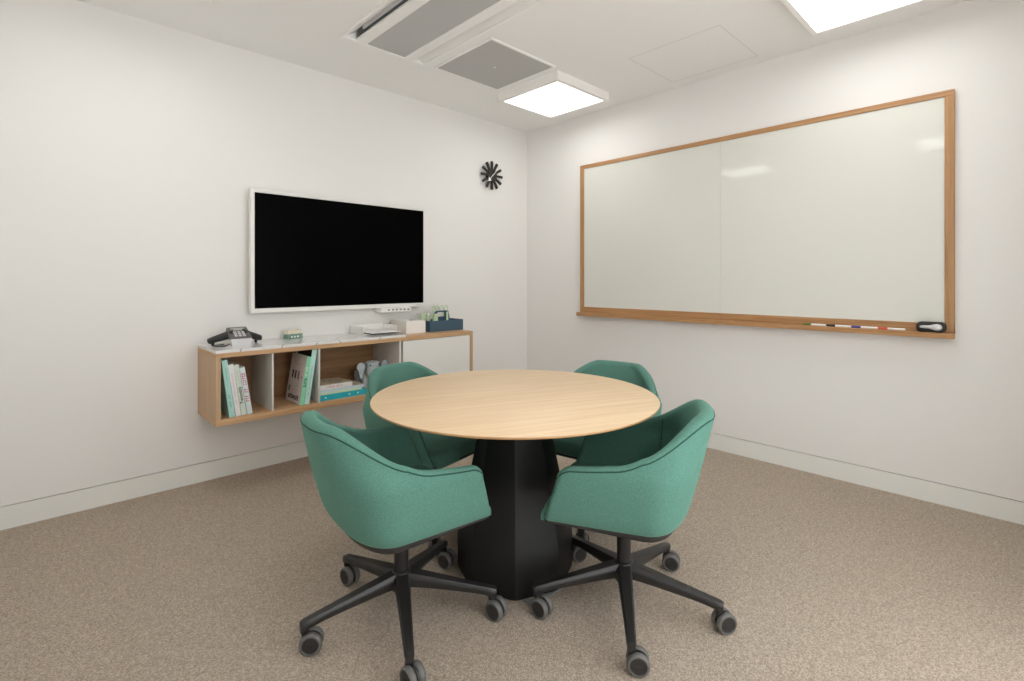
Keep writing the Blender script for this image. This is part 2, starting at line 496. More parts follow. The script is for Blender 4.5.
# ------------------------------------------------------------------ TV
t = thing('television', 'large flat television in white frame with dark screen on the left wall', 'television', (0, 0, 0))
TX0, TX1, TZ0, TZ1, TY = -2.568, -1.256, 1.013, 1.802, -0.088
bm = bmesh.new()
def rect(x0, x1, z0, z1, y): return [Vector((x0, y, z0)), Vector((x1, y, z0)), Vector((x1, y, z1)), Vector((x0, y, z1))]
def inset(i, y, ib=None): 
    ib = i if ib is None else ib
    return rect(TX0 + i, TX1 - i, TZ0 + ib, TZ1 - i, y)
bm_rings(bm, [inset(0, TY + .038), inset(0, TY + .003), inset(.002, TY), inset(.021, TY, .026), inset(.024, TY + .004, .029)], cap0=True, cap1=False)
link_mesh('bezel', bm, M['tv_white'], t)
bm = bmesh.new()
bm_rings(bm, [inset(.023, TY + .004, .028), inset(.023, TY + .008, .028)])
link_mesh('screen', bm, M['screen'], t)
bm = bmesh.new()
bm_rings(bm, [inset(.004, TY + .038), inset(.02, TY + .07), inset(.03, TY + .072)])
link_mesh('back_cover', bm, M['tv_side'], t)
box('wall_mount', (-2.2, TY + .07, 1.25), (-1.65, 0.0, 1.6), M['black'], t)
box('logo_plate', (TX1 - .10, TY - .001, TZ0 + .010), (TX1 - .05, TY, TZ0 + .015), M['tv_side'], t)

t = thing('media_dock', 'slim white connection box with dark ports fixed below the television', 'media box', (-1.545, -0.075, 0.975))
box('casing', (-.132, -.045, .004), (.132, .055, .038), M['white'], t, .005)
for k in range(6):
    x = -.068 + k * .034
    box('port', (x - .007, -.0462, .018), (x + .007, -.044, .027), M['ink'], t)

# ------------------------------------------------------------------ clock
t = thing('wall_clock', 'black sunburst wall clock with twelve radiating bars and white hands', 'clock', (-0.497, 0, 2.186))
ROT = Matrix.Rotation(pi / 2, 4, 'X')        # local xy plane -> wall plane, z -> -y (into the room)
bm = bmesh.new()
bm_lathe(bm, [(.046, 0), (.046, .040), (.040, .044)], 32, matrix=ROT)
link_mesh('movement', bm, M['clock'], t, 30)
for k in range(12):
    a = k * pi / 6
    bm = bmesh.new()
    mt = ROT @ Matrix.Rotation(-a, 4, 'Z')
    bm_prism(bm, [(-.0085, .030), (.0085, .030), (.0112, .130), (-.0112, .130)], .026, .040, matrix=mt)
    link_mesh('hour_bar', bm, M['clock'], t)
bm = bmesh.new()
bm_prism(bm, [(-.058, 0), (-.05, .03), (-.03, .05), (0, .058), (.03, .05), (.05, .03), (.058, 0), (.05, -.03), (.03, -.05), (0, -.058), (-.03, -.05), (-.05, -.03)], .024, .043, matrix=ROT)
link_mesh('face_plate', bm, M['clock'], t)
bm = bmesh.new()
a = radians(222)
mt = ROT @ Matrix.Rotation(-a, 4, 'Z')
bm_prism(bm, [(-.003, -.01), (.003, -.01), (.003, .050), (-.003, .050)], .046, .048, matrix=mt)
bm_prism(bm, [(-.021, .046), (.021, .046), (0, .082)], .046, .048, matrix=mt)
link_mesh('hour_hand', bm, M['hand'], t)
bm = bmesh.new()
mt = ROT @ Matrix.Rotation(-radians(44), 4, 'Z')
bm_prism(bm, [(-.0032, -.012), (.0032, -.012), (.0028, .058), (-.0028, .058)], .049, .051, matrix=mt)
link_mesh('minute_hand', bm, M['hand'], t)

# ------------------------------------------------------------------ whiteboard on the right wall
t = thing('whiteboard', 'long white glass board in oak frame with pen ledge on the right wall', 'whiteboard', (0, 0, 0))
BY0, BY1, BZ0, BZ1, BX = -3.205, -0.690, 0.930, 2.240, -0.030
FW = 0.040
SEAM = -1.948
for (a, b) in ((SEAM + .0003, BY1 - FW + .004), (BY0 + FW - .004, SEAM - .0003)):
    bm = bmesh.new()
    bm_box(bm, (BX + .008, a, BZ0 + .045), (BX + .016, b, BZ1 - .026), .0008, seg=1)
    link_mesh('glass_panel', bm, M['glassboard'], t)
box('backing', (BX + .017, BY0 + .02, BZ0 + .02), (0, BY1 - .02, BZ1 - .02), M['oak_back'], t)
for (a, b) in ((SEAM + .0006, BY1), (BY0, SEAM - .0006)):
    box('top_rail', (BX, a, BZ1 - .031), (BX + .03, b, BZ1), M['frame_y'], t, .0015)
    box('bottom_rail', (BX, a, BZ0 - .019), (BX + .03, b, BZ0 + .058), M['frame_y'], t, .0015)
for (a, b) in ((BY1 - FW, BY1), (BY0, BY0 + FW)):
    box('side_rail', (BX - .0005, a, BZ0 + .0105), (BX + .03, b, BZ1 - .0315), M['frame_z'], t, .0015)
for (a, b) in ((SEAM + .0006, BY1 + .004), (BY0 - .004, SEAM - .0006)):
    bm = bmesh.new()
    bm_box(bm, (BX - .052, a, BZ0 - .019), (BX - .0012, b, BZ0 + .010), .003)
    link_mesh('ledge', bm, M['frame_y'], t)
LZ = BZ0 + .010

def marker(y, mat, nm, label):
    t = thing('marker_pen', label, 'marker', (-.060, y, LZ + .0067), pi / 2 + radians(random.uniform(-1, 1)), 'marker pens on the whiteboard ledge')
    mt = Matrix.Rotation(pi / 2, 4, 'Y')
    bm = bmesh.new(); bm_lathe(bm, [(.0048, -.054), (.0064, -.052), (.0064, .030), (.006, .031)], 14, matrix=mt)
    link_mesh('barrel', bm, M['marker_white'], t, 40)
    bm = bmesh.new(); bm_lathe(bm, [(.0068, .026), (.0068, .066), (.005, .072)], 14, matrix=mt)
    link_mesh('cap', bm, mat, t, 40)['label'] = nm + ' cap'
marker(-2.560, M['green_cap'], 'green', 'white marker with green cap, furthest from the eraser on the ledge')
marker(-2.690, M['eraser_black'], 'black', 'white marker with black cap, between the green and blue markers on the ledge')
marker(-2.820, M['blue'], 'blue', 'white marker with blue cap, between the black and red markers on the ledge')
marker(-2.947, M['red'], 'red', 'white marker with red cap, closest to the eraser on the ledge')

t = thing('board_eraser', 'rounded black and silver whiteboard eraser standing on the oak ledge', 'eraser', (-.0535, -3.112, LZ + .0002))
mt = Matrix.Rotation(-pi / 2, 4, 'Z') @ Matrix.Rotation(pi / 2, 4, 'X')    # local x -> -y(world), local y -> z, local z -> -x
bm = bmesh.new()
P = rrect(.125, .056, .022, 8, 0, .028)
def shr(P, k): return [(x * (1 - k), .028 + (y - .028) * (1 - k * 2.0)) for x, y in P]
rings = []
for k, z in ((.03, -.02), (0, -.016), (0, .010), (.03, .017), (.10, .020)):
    rings.append([mt @ Vector((x, y, z)) for x, y in shr(P, k)])
bm_rings(bm, rings)
link_mesh('body', bm, M['eraser_black'], t, 45)
bm = bmesh.new()
bone = []
for i in range(40):
    a = 2 * pi * i / 40
    x = .048 * cos(a)
    s_ = (x + .048) / .096
    r_ = .0085 + .010 * smooth01((s_ - .35) / .45)
    e_ = sqrt(max(0, 1 - abs(cos(a)) ** 5))
    bone.append((x, .029 + r_ * e_ * (1 if sin(a) >= 0 else -1)))
rings = [[mt @ Vector((x * k, .029 + (y - .029) * k, z)) for x, y in bone] for k, z in ((1.0, .018), (1.0, .023), (.9, .027), (.6, .030), (.2, .031))]
bm_rings(bm, rings)
link_mesh('grip', bm, M['silver'], t, 60)

# ------------------------------------------------------------------ wall-hung sideboard
SX0, SX1, SD = -2.838, -1.024, 0.40
WZ0, WZ1 = 0.419, 0.819
TH = 0.026
t = thing('wall_shelf', 'oak wall-hung sideboard with three open bays and a white door', 'shelf', (0, 0, 0))
box('top_panel', (SX0, -SD, WZ1 - TH), (SX1, 0, WZ1), M['oak_x'], t, .0015)
box('bottom_panel', (SX0, -SD, WZ0), (SX1, 0, WZ0 + TH + .009), M['oak_x'], t, .0015)
for a, b in ((SX0, SX0 + TH), (SX1 - TH, SX1)):
    box('side_panel', (a, -SD + .0003, WZ0 + TH + .0092), (b, 0, WZ1 - TH - .0002), M['oak_z'], t, .001)
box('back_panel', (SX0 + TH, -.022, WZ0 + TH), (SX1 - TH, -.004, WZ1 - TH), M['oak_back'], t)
IZ0, IZ1 = WZ0 + TH + .009, WZ1 - TH
for x in (-2.539, -2.261):
    box('divider', (x - .005, -SD + .006, IZ0), (x + .005, -.022, IZ1), M['divider'], t, .001)
box('cabinet_side', (-1.690, -SD + .004, IZ0), (-1.674, -.022, IZ1), M['divider'], t, .001)
box('cabinet_interior', (-1.674, -SD + .05, IZ0), (SX1 - TH, -SD + .055, IZ1), M['gap'], t)
box('cabinet_door', (-1.660, -SD + .004, IZ0 + .003), (SX1 - TH - .003, -SD + .022, IZ1 - .004), M['door'], t, .001)['label'] = 'plain white door'
MZ0, MZ1 = WZ1, WZ1 + .016
sl = box('marble_slab', (SX0, -SD, MZ0), (-1.640, -.001, MZ1), M['marble'], None, .0012)
tag(sl, 'white veined marble slab lying on the left part of the oak sideboard', 'slab')

# ------------------------------------------------------------------ books
def book(name, label, w, h, d, mats, matrix, group, cover_l=None, cover_r=None):
    """w thickness (x), h height (z), d depth (y, spine at y = 0, pages behind)"""
    t = bpy.data.objects.new(name, None); t.empty_display_size = .05; COL.objects.link(t)
    t.matrix_world = matrix
    tag(t, label, 'book', group)
    c = .002
    box('spine', (0, 0, 0), (w, c, h), mats, t)
    box('front_cover', (0, c, 0), (c, d, h), cover_l or mats, t)
    box('back_cover', (w - c, c, 0), (w, d, h), cover_r or mats, t)
    box('page_block', (c, c, .003), (w - c, d - .004, h - .003), M['pages'], t)
    return t
def lean(x, y, deg, right=False, w=0):
    # pivot on the lower edge the book tips over
    if right:
        return Matrix.Translation((x, y, IZ0)) @ Matrix.Rotation(radians(deg), 4, 'Y') @ Matrix.Translation((-w, 0, 0))
    return Matrix.Translation((x, y, IZ0)) @ Matrix.Rotation(-radians(deg), 4, 'Y')
def spine_marks(t, mat, w, z0, z1, n, wid, name='spine_lettering', gap=.35, seed=1, yy=-.0006):
    """illegible small lettering along a spine"""
    rnd = random.Random(seed); bm = bmesh.new()
    step = (z1 - z0) / n
    for k in range(n):
        if rnd.random() < .08: continue
        a = z0 + k * step; b = a + step * (1 - gap)
        x0 = w / 2 - wid / 2; x1 = w / 2 + wid / 2
        j = rnd.random()
        bm_box(bm, (x0, yy, a), (x0 + wid * .28, 0.0004, b))
        if j < .7: bm_box(bm, (x0, yy, a), (x1, .0004, a + (b - a) * .4))
        if j > .4: bm_box(bm, (x1 - wid * .3, yy, a), (x1, .0004, b))
    return link_mesh(name, bm, mat, t)
G1 = 'books leaning in the left bay'
ca = cos(radians(7.5))
xs = -2.766
b1 = book('book', 'teal spined book, tallest of the leaning row beside the shelf side', .029, .325, .23, M['teal'], lean(xs, -.385, 7.2), G1)
spine_marks(b1, M['ink_teal'], .029, .06, .13, 6, .008, seed=3)
spine_marks(b1, M['ink_teal'], .029, .18, .28, 12, .004, 'spine_lettering', seed=4)
xs += .029 / ca + .0045
b2 = book('book', 'white spined book between the teal and sage books in the left bay', .026, .297, .22, M['white_book'], lean(xs, -.383, 8.0), G1)
spine_marks(b2, M['ink_pink'], .026, .07, .25, 20, .007, seed=5)
xs += .026 / ca + .0032
b3 = book('book', 'sage green book with dark handwritten title in the left bay', .027, .292, .22, M['sage'], lean(xs, -.383, 8.6), G1)
RS = Matrix.Rotation(pi / 2, 4, 'X')
text_mesh('spine_lettering', 'Twombly', .026, M['ink'], b3, Matrix.Translation((.0135, -.0005, .115)) @ RS @ Matrix.Rotation(pi / 2, 4, 'Z'), bold=.0004)
spine_marks(b3, M['ink_pink'], .027, .20, .26, 8, .004, 'spine_lettering', seed=6)
xs += .027 / ca + .0032
b4 = book('book', 'pale blue book with red lettering, last of the leaning row in the left bay', .027, .275, .21, M['ice'], lean(xs, -.384, 9.0), G1)
spine_marks(b4, M['ink_red'], .027, .075, .155, 6, .017, seed=7, gap=.25)
spine_marks(b4, M['ink_red'], .027, .17, .245, 6, .017, 'spine_lettering', seed=8, gap=.25)

G2 = 'books leaning in the middle bay'
xr = -2.320
b5 = book('book', 'mint book with black cover leaning against the divider', .030, .336, .22, M['mint'], lean(xr, -.380, 8.6, True, .030), G2, cover_l=M['black_book'])
spine_marks(b5, M['ink_teal'], .030, .05, .24, 16, .004, seed=9)
xr -= .030 / ca + .004
w6 = .026
b6 = book('book', 'white covered book with green spine leaning on the mint book', w6, .296, .235, M['green_spine'], lean(xr, -.383, 9.2, True, w6), G2, cover_l=M['cover_pink'])
text_mesh('spine_lettering', 'SLATE', .020, M['ink_green'], b6, Matrix.Translation((w6 / 2, -.0005, .135)) @ RS @ Matrix.Rotation(pi / 2, 4, 'Z'), bold=.0006)
spine_marks(b6, M['paper'], w6, .175, .235, 6, .012, 'spine_lettering', seed=12)
RC = Matrix.Rotation(-pi / 2, 4, 'Z') @ Matrix.Rotation(pi / 2, 4, 'X')    # lettering on a face that looks to -x
text_mesh('cover_lettering', 'artwork', .050, M['ink'], b6, Matrix.Translation((-.0006, .115, .035)) @ RC, bold=.001)
def cover_print(name, y0, y1, z0, z1, m):
    box(name, (-.0006, y0, z0), (.0003, y1, z1), m, b6)
for y0, m_ in ((.165, M['ink']), (.122, M['ink']), (.075, M['brick_red'])):
    cover_print('printed_figure', y0, y0 + .022, .145, .195, m_)
cover_print('printed_mark', .028, .046, .160, .165, M['ink'])
cover_print('printed_mark', .19, .208, .06, .095, M['ink_green'])
for y0, y1, z0 in ((.03, .10, .105), (.05, .16, .075), (.05, .16, .235)):
    cover_print('printed_line', y0, y1, z0, z0 + .0025, M['ink_pink'])

G3 = 'books stacked flat in the third bay'
def flat_book(label, x0, x1, z, th, d, y, mats, cover=None, rz=0.0):
    # lying flat with its spine to the room: thickness along z
    mt = Matrix.Translation((x0, y, z)) @ Matrix.Rotation(rz, 4, 'Z') @ Matrix(((0, 0, 1, 0), (0, 1, 0, 0), (-1, 0, 0, th), (0, 0, 0, 1)))
    return book('book', label, th, x1 - x0, d, mats, mt, G3, cover_l=cover)
z = IZ0
f1 = flat_book('turquoise book lying at the bottom of the flat stack', -2.243, -1.925, z, .036, .24, -.365, M['turquoise'])
[box('spine_emblem', (.013, -.0006, a), (.023, .0004, a + .010), M['pale_blue'], f1) for a in (.03, .19, .25)]; z += .0365
f2 = flat_book('thin lime green book just above the turquoise book', -2.240, -1.955, z, .014, .235, -.360, M['lime']); z += .0145
f3 = flat_book('pale blue book lying under the patterned top book', -2.238, -1.938, z, .016, .235, -.358, M['pale_blue'], cover=M['pattern'])
z += .0165
f4 = flat_book('white spined book with speckled cover on top of the flat stack', -2.240, -2.022, z, .028, .215, -.352, M['white_book'], cover=M['pattern'])
spine_marks(f4, M['ink_red'], .028, .05, .15, 12, .008, seed=23)

# ------------------------------------------------------------------ toy elephant in the third bay
t = thing('toy_elephant', 'grey plastic toy elephant standing in the third bay behind the green chair', 'toy', (-1.815, -.165, IZ0))
body = bmesh.new()
bmesh.ops.create_uvsphere(body, u_segments=24, v_segments=16, radius=1, matrix=Matrix.Translation((.0, .02, .115)) @ Matrix.Diagonal((.062, .088, .052, 1)))
for sx in (-1, 1):
    for yy in (-.035, .07):
        bm_lathe(body, [(.022, 0), (.024, .02), (.026, .11)], 16, (sx * .036, yy))
link_mesh('body', body, M['elephant'], t, 50)
bm = bmesh.new()
P = rrect(.096, .10, .035, 6)
bm_rings(bm, [[Vector((x * k, -.075 + y * k * .8, zz)) for x, y in P] for k, zz in ((.7, .085), (.95, .10), (1.0, .16), (.95, .188), (.6, .198))])
link_mesh('head', bm, M['elephant'], t, 50)
bm = bmesh.new()
bm_tube(bm, [(0, -.105, .15), (0, -.125, .12), (0, -.132, .08), (0, -.130, .04), (0, -.138, .014)], lambda u: .030 - .017 * u, 12)
link_mesh('trunk', bm, M['elephant'], t, 50)
for sx in (-1, 1):
    bm = bmesh.new()
    P = []
    for i in range(28):
        a = 2 * pi * i / 28
        r = .034 if sin(a) > 0 else .034 + .048 * abs(sin(a)) ** 2
        P.append((.028 * cos(a) * (1 if sin(a) > -.3 else .7), r * sin(a)))
    mt = Matrix.Translation((sx * .090, -.085, .160)) @ Matrix.Rotation(sx * radians(22), 4, 'Z') @ Matrix.Rotation(pi / 2, 4, 'X')
    bm_prism(bm, P, -.004, .004, matrix=mt)
    link_mesh('ear', bm, M['elephant'], t)
    bm = bmesh.new()
    bmesh.ops.create_uvsphere(bm, u_segments=10, v_segments=8, radius=.006, matrix=Matrix.Translation((sx * .034, -.112, .172)))
    link_mesh('eye', bm, M['ink'], t, True)

# ------------------------------------------------------------------ things on the sideboard
PZ = MZ1
t = thing('conference_phone', 'black three-legged conference phone with grey keypad on the marble slab', 'phone', (-2.670, -.172, PZ))
def arm(bm, a, L, w0, w1, h0, h1, zt0, zt1):
    c, s = cos(a), sin(a)
    rings = []
    for u in (0, .25, .5, .75, .92, 1.0):
        r = .02 + (L - .02) * u
        w = w0 + (w1 - w0) * u; zt = zt0 + (zt1 - zt0) * u; h = h0 + (h1 - h0) * u
        if u == 1.0: w *= .55; h *= .5
        ring = []
        for k in range(12):
            b = 2 * pi * k / 12
            y = w * abs(cos(b)) ** .7 * (1 if cos(b) > 0 else -1)
            zz = zt - h / 2 + h / 2 * abs(sin(b)) ** .7 * (1 if sin(b) > 0 else -1)
            ring.append(Vector((r * c - y * s, r * s + y * c, zz)))
        rings.append(ring)
    bm_rings(bm, rings)
for a in (radians(18), radians(162)):
    bm = bmesh.new(); arm(bm, a, .153, .058, .032, .056, .034, .096, .042)
    link_mesh('speaker_arm', bm, M['phone'], t, 50)
    bm = bmesh.new()
    bm_lathe(bm, [(.008, 0), (.010, .03)], 12, (.125 * cos(a), .125 * sin(a)))
    link_mesh('foot', bm, M['phone'], t, 50)
bm = bmesh.new()
bm_rings(bm, [[Vector((-.060, -.086, .036)), Vector((.060, -.086, .036)), Vector((.060, -.086, .046)), Vector((-.060, -.086, .046))],
              [Vector((-.058, .015, .060)), Vector((.058, .015, .060)), Vector((.054, .015, .104)), Vector((-.054, .015, .104))],
              [Vector((-.042, .05, .060)), Vector((.042, .05, .060)), Vector((.040, .045, .100)), Vector((-.040, .045, .100))]])
link_mesh('console', bm, M['phone_grey'], t)
bm = bmesh.new()
bm_rings(bm, [[Vector((-.050, -.094, 0)), Vector((.050, -.094, 0)), Vector((.057, -.09, .042)), Vector((-.057, -.09, .042))],
              [Vector((-.045, -.06, 0)), Vector((.045, -.06, 0)), Vector((.052, -.06, .046)), Vector((-.052, -.06, .046))]])
link_mesh('front_foot', bm, M['phone_silver'], t)
slope = atan2(.104 - .046, .101)
FM = Matrix.Translation((0, -.086, .046)) @ Matrix.Rotation(slope, 4, 'X')
bm = bmesh.new(); bm_box(bm, (-.036, .080, 0), (.036, .104, .0025), .0008, matrix=FM, seg=1)
link_mesh('display', bm, M['lcd'], t)
for c_ in range(3):
    for r_ in range(3):
        bm = bmesh.new()
        bm_box(bm, (-.030 + c_ * .022, .016 + r_ * .019, 0), (-.014 + c_ * .022, .030 + r_ * .019, .003), .001, matrix=FM, seg=1)
        link_mesh('key', bm, M['phone_silver'], t)
bm = bmesh.new()
bm_tube(bm, [(-.05, -.05, .012), (-.085, -.075, .004), (-.125, -.06, .004), (-.13, -.02, .004), (-.10, .02, .004), (-.06, .04, .004)], .0025, 8)
link_mesh('cord', bm, M['phone'], t, True)

t = thing('felt_eraser', 'small green felt block eraser with cream top lying on the marble slab', 'eraser', (-2.303, -.075, PZ), radians(18))
bm = bmesh.new(); bm_box(bm, (-.058, -.024, 0), (.058, .024, .032), .004)
link_mesh('felt', bm, M['felt_green'], t)
bm = bmesh.new()
bm_rings(bm, [[Vector((x, y, z)) for x, y in rrect(.112 * k, .046 * k, .008 * k, 4)] for k, z in ((1, .0322), (1, .045), (.94, .052), (.8, .056))])
link_mesh('grip', bm, M['cream'], t, 45)
bm = bmesh.new()
for x in (-.035, -.012, .012):
    bm_box(bm, (x, -.0246, .008), (x + .012, -.0236, .018))
link_mesh('lettering', bm, M['paper'], t)

def open_box(bm, x0, x1, y0, y1, h, th, front=None):
    bm_box(bm, (x0, y0, 0), (x1, y1, th), .0008, seg=1)
    bm_box(bm, (x0, y0, th), (x0 + th, y1, h), .0008, seg=1)
    bm_box(bm, (x1 - th, y0, th), (x1, y1, h), .0008, seg=1)
    bm_box(bm, (x0 + th, y1 - th, th), (x1 - th, y1, h), .0008, seg=1)
    fh = h if front is None else front
    if fh > th:
        bm_box(bm, (x0 + th, y0, th), (x1 - th, y0 + th, fh), .0008, seg=1)
t = thing('letter_tray', 'low white open-fronted letter tray on the marble slab', 'tray', (-1.742, -.125, PZ))
bm = bmesh.new(); open_box(bm, -.135, .135, -.10, .10, .058, .005, front=0)
link_mesh('tray', bm, M['white'], t)
pp = box('paper_sheet', (0, 0, 0), (.229, .235, .005), M['paper'], None, matrix=Matrix.Translation((-1.845, -.292, PZ + .0130)))
tag(pp, 'white paper sheets lying in the letter tray and sticking out of its front', 'paper')
ff = box('tray_shade_sheet', (0, 0, 0), (.22, .215, .006), M['ink'], None, matrix=Matrix.Translation((-1.838, -.268, PZ + .006)))  # dark sheet put in for the shaded gap beneath the papers
tag(ff, 'thin dark sheet standing in for the shade under the papers in the letter tray', 'tray_shade_sheet')

t = thing('storage_box', 'square white open box between the letter tray and navy caddy', 'box', (-1.457, -.135, WZ1))
bm = bmesh.new(); open_box(bm, -.086, .086, -.115, .115, .096, .005)
link_mesh('box_shell', bm, M['white'], t)

CX, CY = -1.168, -.168
t = thing('tool_caddy', 'navy blue desk caddy with carrying handle on the end of the sideboard', 'caddy', (CX, CY, WZ1))
bm = bmesh.new(); open_box(bm, -.163, .163, -.083, .083, .085, .004)
link_mesh('tub', bm, M['navy'], t)
bm = bmesh.new()
outer = [(-.062, .004), (.088, .004), (.088, .084), (.072, .150), (.056, .158), (-.042, .158), (-.055, .150), (-.062, .135)]
hole = [(-.040, .110), (.040, .110), (.035, .140), (.025, .146), (-.032, .146), (-.040, .140)]
mt = Matrix.Rotation(pi / 2, 4, 'X')
# plate with a hand hole, both faces bridged
fo = [[bm.verts.new(mt @ Vector((x, y, z))) for x, y in outer] for z in (-.006, .006)]
fh = [[bm.verts.new(mt @ Vector((x, y, z))) for x, y in hole] for z in (-.006, .006)]
for k in (0, 1):
    eds = []
    for L_ in (fo[k], fh[k]):
        for i in range(len(L_)):
            e_ = bm.edges.get((L_[i], L_[(i + 1) % len(L_)])) or bm.edges.new((L_[i], L_[(i + 1) % len(L_)]))
            eds.append(e_)
    bmesh.ops.triangle_fill(bm, edges=eds, use_beauty=True)
for L_ in (fo, fh):
    n = len(L_[0])
    for i in range(n):
        bm.faces.new((L_[0][i], L_[0][(i + 1) % n], L_[1][(i + 1) % n], L_[1][i]))
link_mesh('handle', bm, M['navy'], t)
box('partition', (-.0665, -.079, .004), (-.0625, .079, .082), M['navy'], t)
# pale green things kept in the caddy
for k, (dx, dy, hh, rr) in enumerate(((-.090, -.048, .126, .018), (-.118, .010, .130, .015), (-.142, .054, .128, .013))):
    bm = bmesh.new(); bm_box(bm, (-rr, -rr * .8, .0), (rr, rr * .8, hh), .002)
    bm_box(bm, (-rr * .8, -rr * .6, hh - .001), (rr * .8, rr * .6, hh + .008), .002)
    o = link_mesh('glue_stick', bm, M['mint_pale'], None, loc=(CX + dx, CY + dy, WZ1 + .0045))
    tag(o, ('pale green upright stick beside the caddy handle, the widest of three', 'middle one of the three pale green sticks in the navy caddy',
            'leftmost of the three pale green sticks in the navy caddy')[k], 'glue stick', 'pale green sticks in the caddy')
def scissors(x, y, rz, label):
    t = thing('scissors', label, 'scissors', (x, y, WZ1 + .005), rz, 'pale green scissors in the caddy')
    mt = Matrix.Rotation(pi / 2, 4, 'X')
    for sx in (-1, 1):
        bm = bmesh.new()
        bm_tube(bm, [(sx * .021 + .016 * cos(a), 0, .166 + .024 * sin(a)) for a in [2 * pi * i / 20 for i in range(20)]], .0042, 8, closed=True)
        bm_tube(bm, [(sx * .014, 0, .146), (sx * .004, 0, .120), (-sx * .003, 0, .10)], .005, 8)
        link_mesh('handle', bm, M['mint_pale'], t, True)
        bm = bmesh.new()
        bm_prism(bm, [(-sx * .001 - .006, .105), (-sx * .001 + .006, .105), (-sx * .004, .0)], -.001 if sx < 0 else .0012, .001 if sx < 0 else .003, matrix=mt)
        link_mesh('blade', bm, M['blade'], t)
scissors(CX - .022, CY + .045, radians(10), 'pale green handled scissors standing left of the other pair in the navy caddy')
scissors(CX + .058, CY + .040, radians(-6), 'pale green handled scissors standing right of the other pair in the navy caddy')
bm = bmesh.new(); bm_lathe(bm, [(.004, 0), (.009, .01), (.009, .138), (.006, .146)], 14)
o = link_mesh('highlighter', bm, M['mint_pale'], None, 45, loc=(CX + .030, CY - .045, WZ1 + .0045))
tag(o, 'pale green highlighter pen standing in front of the caddy handle', 'pen')

# ------------------------------------------------------------------ table
TCX, TCY = -2.078, -1.959
t = thing('round_table', 'round oak topped meeting table on a black faceted pedestal', 'table', (TCX, TCY, 0))
bm = bmesh.new()
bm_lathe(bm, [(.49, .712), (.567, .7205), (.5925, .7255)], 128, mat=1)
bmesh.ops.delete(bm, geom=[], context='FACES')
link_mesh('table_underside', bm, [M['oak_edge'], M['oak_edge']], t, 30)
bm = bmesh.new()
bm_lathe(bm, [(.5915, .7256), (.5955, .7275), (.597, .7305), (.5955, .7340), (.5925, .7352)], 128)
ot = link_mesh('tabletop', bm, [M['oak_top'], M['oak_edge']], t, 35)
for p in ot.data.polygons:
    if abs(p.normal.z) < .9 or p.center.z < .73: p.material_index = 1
bm = bmesh.new()
a0 = atan2(-.7201, -.6939)
def octo(R_, z, rnd=.09):
    vs = [Vector((R_ * cos(a0 + k * pi / 4), R_ * sin(a0 + k * pi / 4), z)) for k in range(8)]
    out = []
    for k in range(8):
        p, q, n_ = vs[k - 1], vs[k], vs[(k + 1) % 8]
        for s_ in (0, .5, 1):
            A = q.lerp(p, rnd); B = q.lerp(n_, rnd)
            out.append((A.lerp(q, s_)).lerp(q.lerp(B, s_), s_))
    return out
prof = [(.232, 0), (.244, .004), (.248, .012), (.2485, .13), (.2475, .15), (.245, .168)]
for i in range(1, 13):
    u = i / 12
    prof.append((.245 + (.128 - .245) * u, .168 + (.7118 - .168) * u))
bm_rings(bm, [octo(r, z) for r, z in prof])
link_mesh('pedestal', bm, M['pedestal'], t, 20)

t = thing('floor_box', 'grey framed floor socket lid set in the carpet under the table', 'floor box', (-2.220, -2.201, 0))
bm = bmesh.new()
def sq2(a, b, z): return [Vector((a, a, z)), Vector((b, a, z)), Vector((b, b, z)), Vector((a, b, z))]
bm_rings(bm, [sq2(0, .27, 0), sq2(0, .27, .002), sq2(.001, .269, .003), sq2(.022, .248, .003), sq2(.022, .248, .0005)], cap0=True, cap1=False)
link_mesh('frame', bm, M['grey_trim'], t)
box('lid', (.022, .022, .0), (.248, .248, .0022), M['carpet'], t)

# ------------------------------------------------------------------ office chairs
ZB = .393
E0 = -.10
def dims(z):
    t_ = max(0.0, (z - ZB) / .405)
    W = .246 + .036 * sin(min(1, t_ / .55) * pi / 2) - .095 * max(0, t_ - .50) / .45
    D = .204 + .110 * t_ ** .9
    A = .232 - .140 * t_
    return W, D, A
PB = .56
def mid(s, z):
    W, D, A = dims(z)
    p = abs(s); sg = 1 if s >= 0 else -1
    if p <= PB:
        ph = p / PB * pi / 2
        ex = 2 / 2.6
        x = E0 - (E0 + D) * max(0, cos(ph)) ** ex
        y = W * sin(ph) ** ex if ph > 0 else 0
    else:
        q = (p - PB) / (1 - PB)
        x = E0 + (A - E0) * q; y = W - .004 * q * q
    return Vector((x, sg * y, z))
def nrm(s, z):
    d = .004
    a = mid(max(-1, s - d), z); b = mid(min(1, s + d), z)
    t_ = (b - a); t_.z = 0
    if t_.length < 1e-9: return Vector((-1, 0, 0))
    t_.normalize()
    return Vector((-t_.y, t_.x, 0)) if False else Vector((-t_.y, t_.x, 0))
def height(s):
    p = abs(s)
    g = 1 - smooth01((p - .16) / .54)
    base = .603 + .020 * smooth01((1 - p) / .42)
    h = base + (.769 - base) * g
    W, D, A = dims(.6)
    d = (1 - p) / (1 - PB) * (A - E0)
    rc = .040
    if d < rc: h -= rc - sqrt(max(0, rc * rc - (rc - d) ** 2))
    return h
def thick(s):
    p = abs(s)
    return .034 + .020 * (1 - smooth01(p / .75))
S = []
n1 = 36
for i in range(n1 + 1): S.append(PB * (i / n1))
for i in range(1, 13): S.append(PB + (1 - PB) * .80 * i / 12)
for i in range(1, 13): S.append(PB + (1 - PB) * (.80 + .20 * sin(i / 12 * pi / 2)))
S = [-s for s in S[:0:-1]] + S
NV = 16
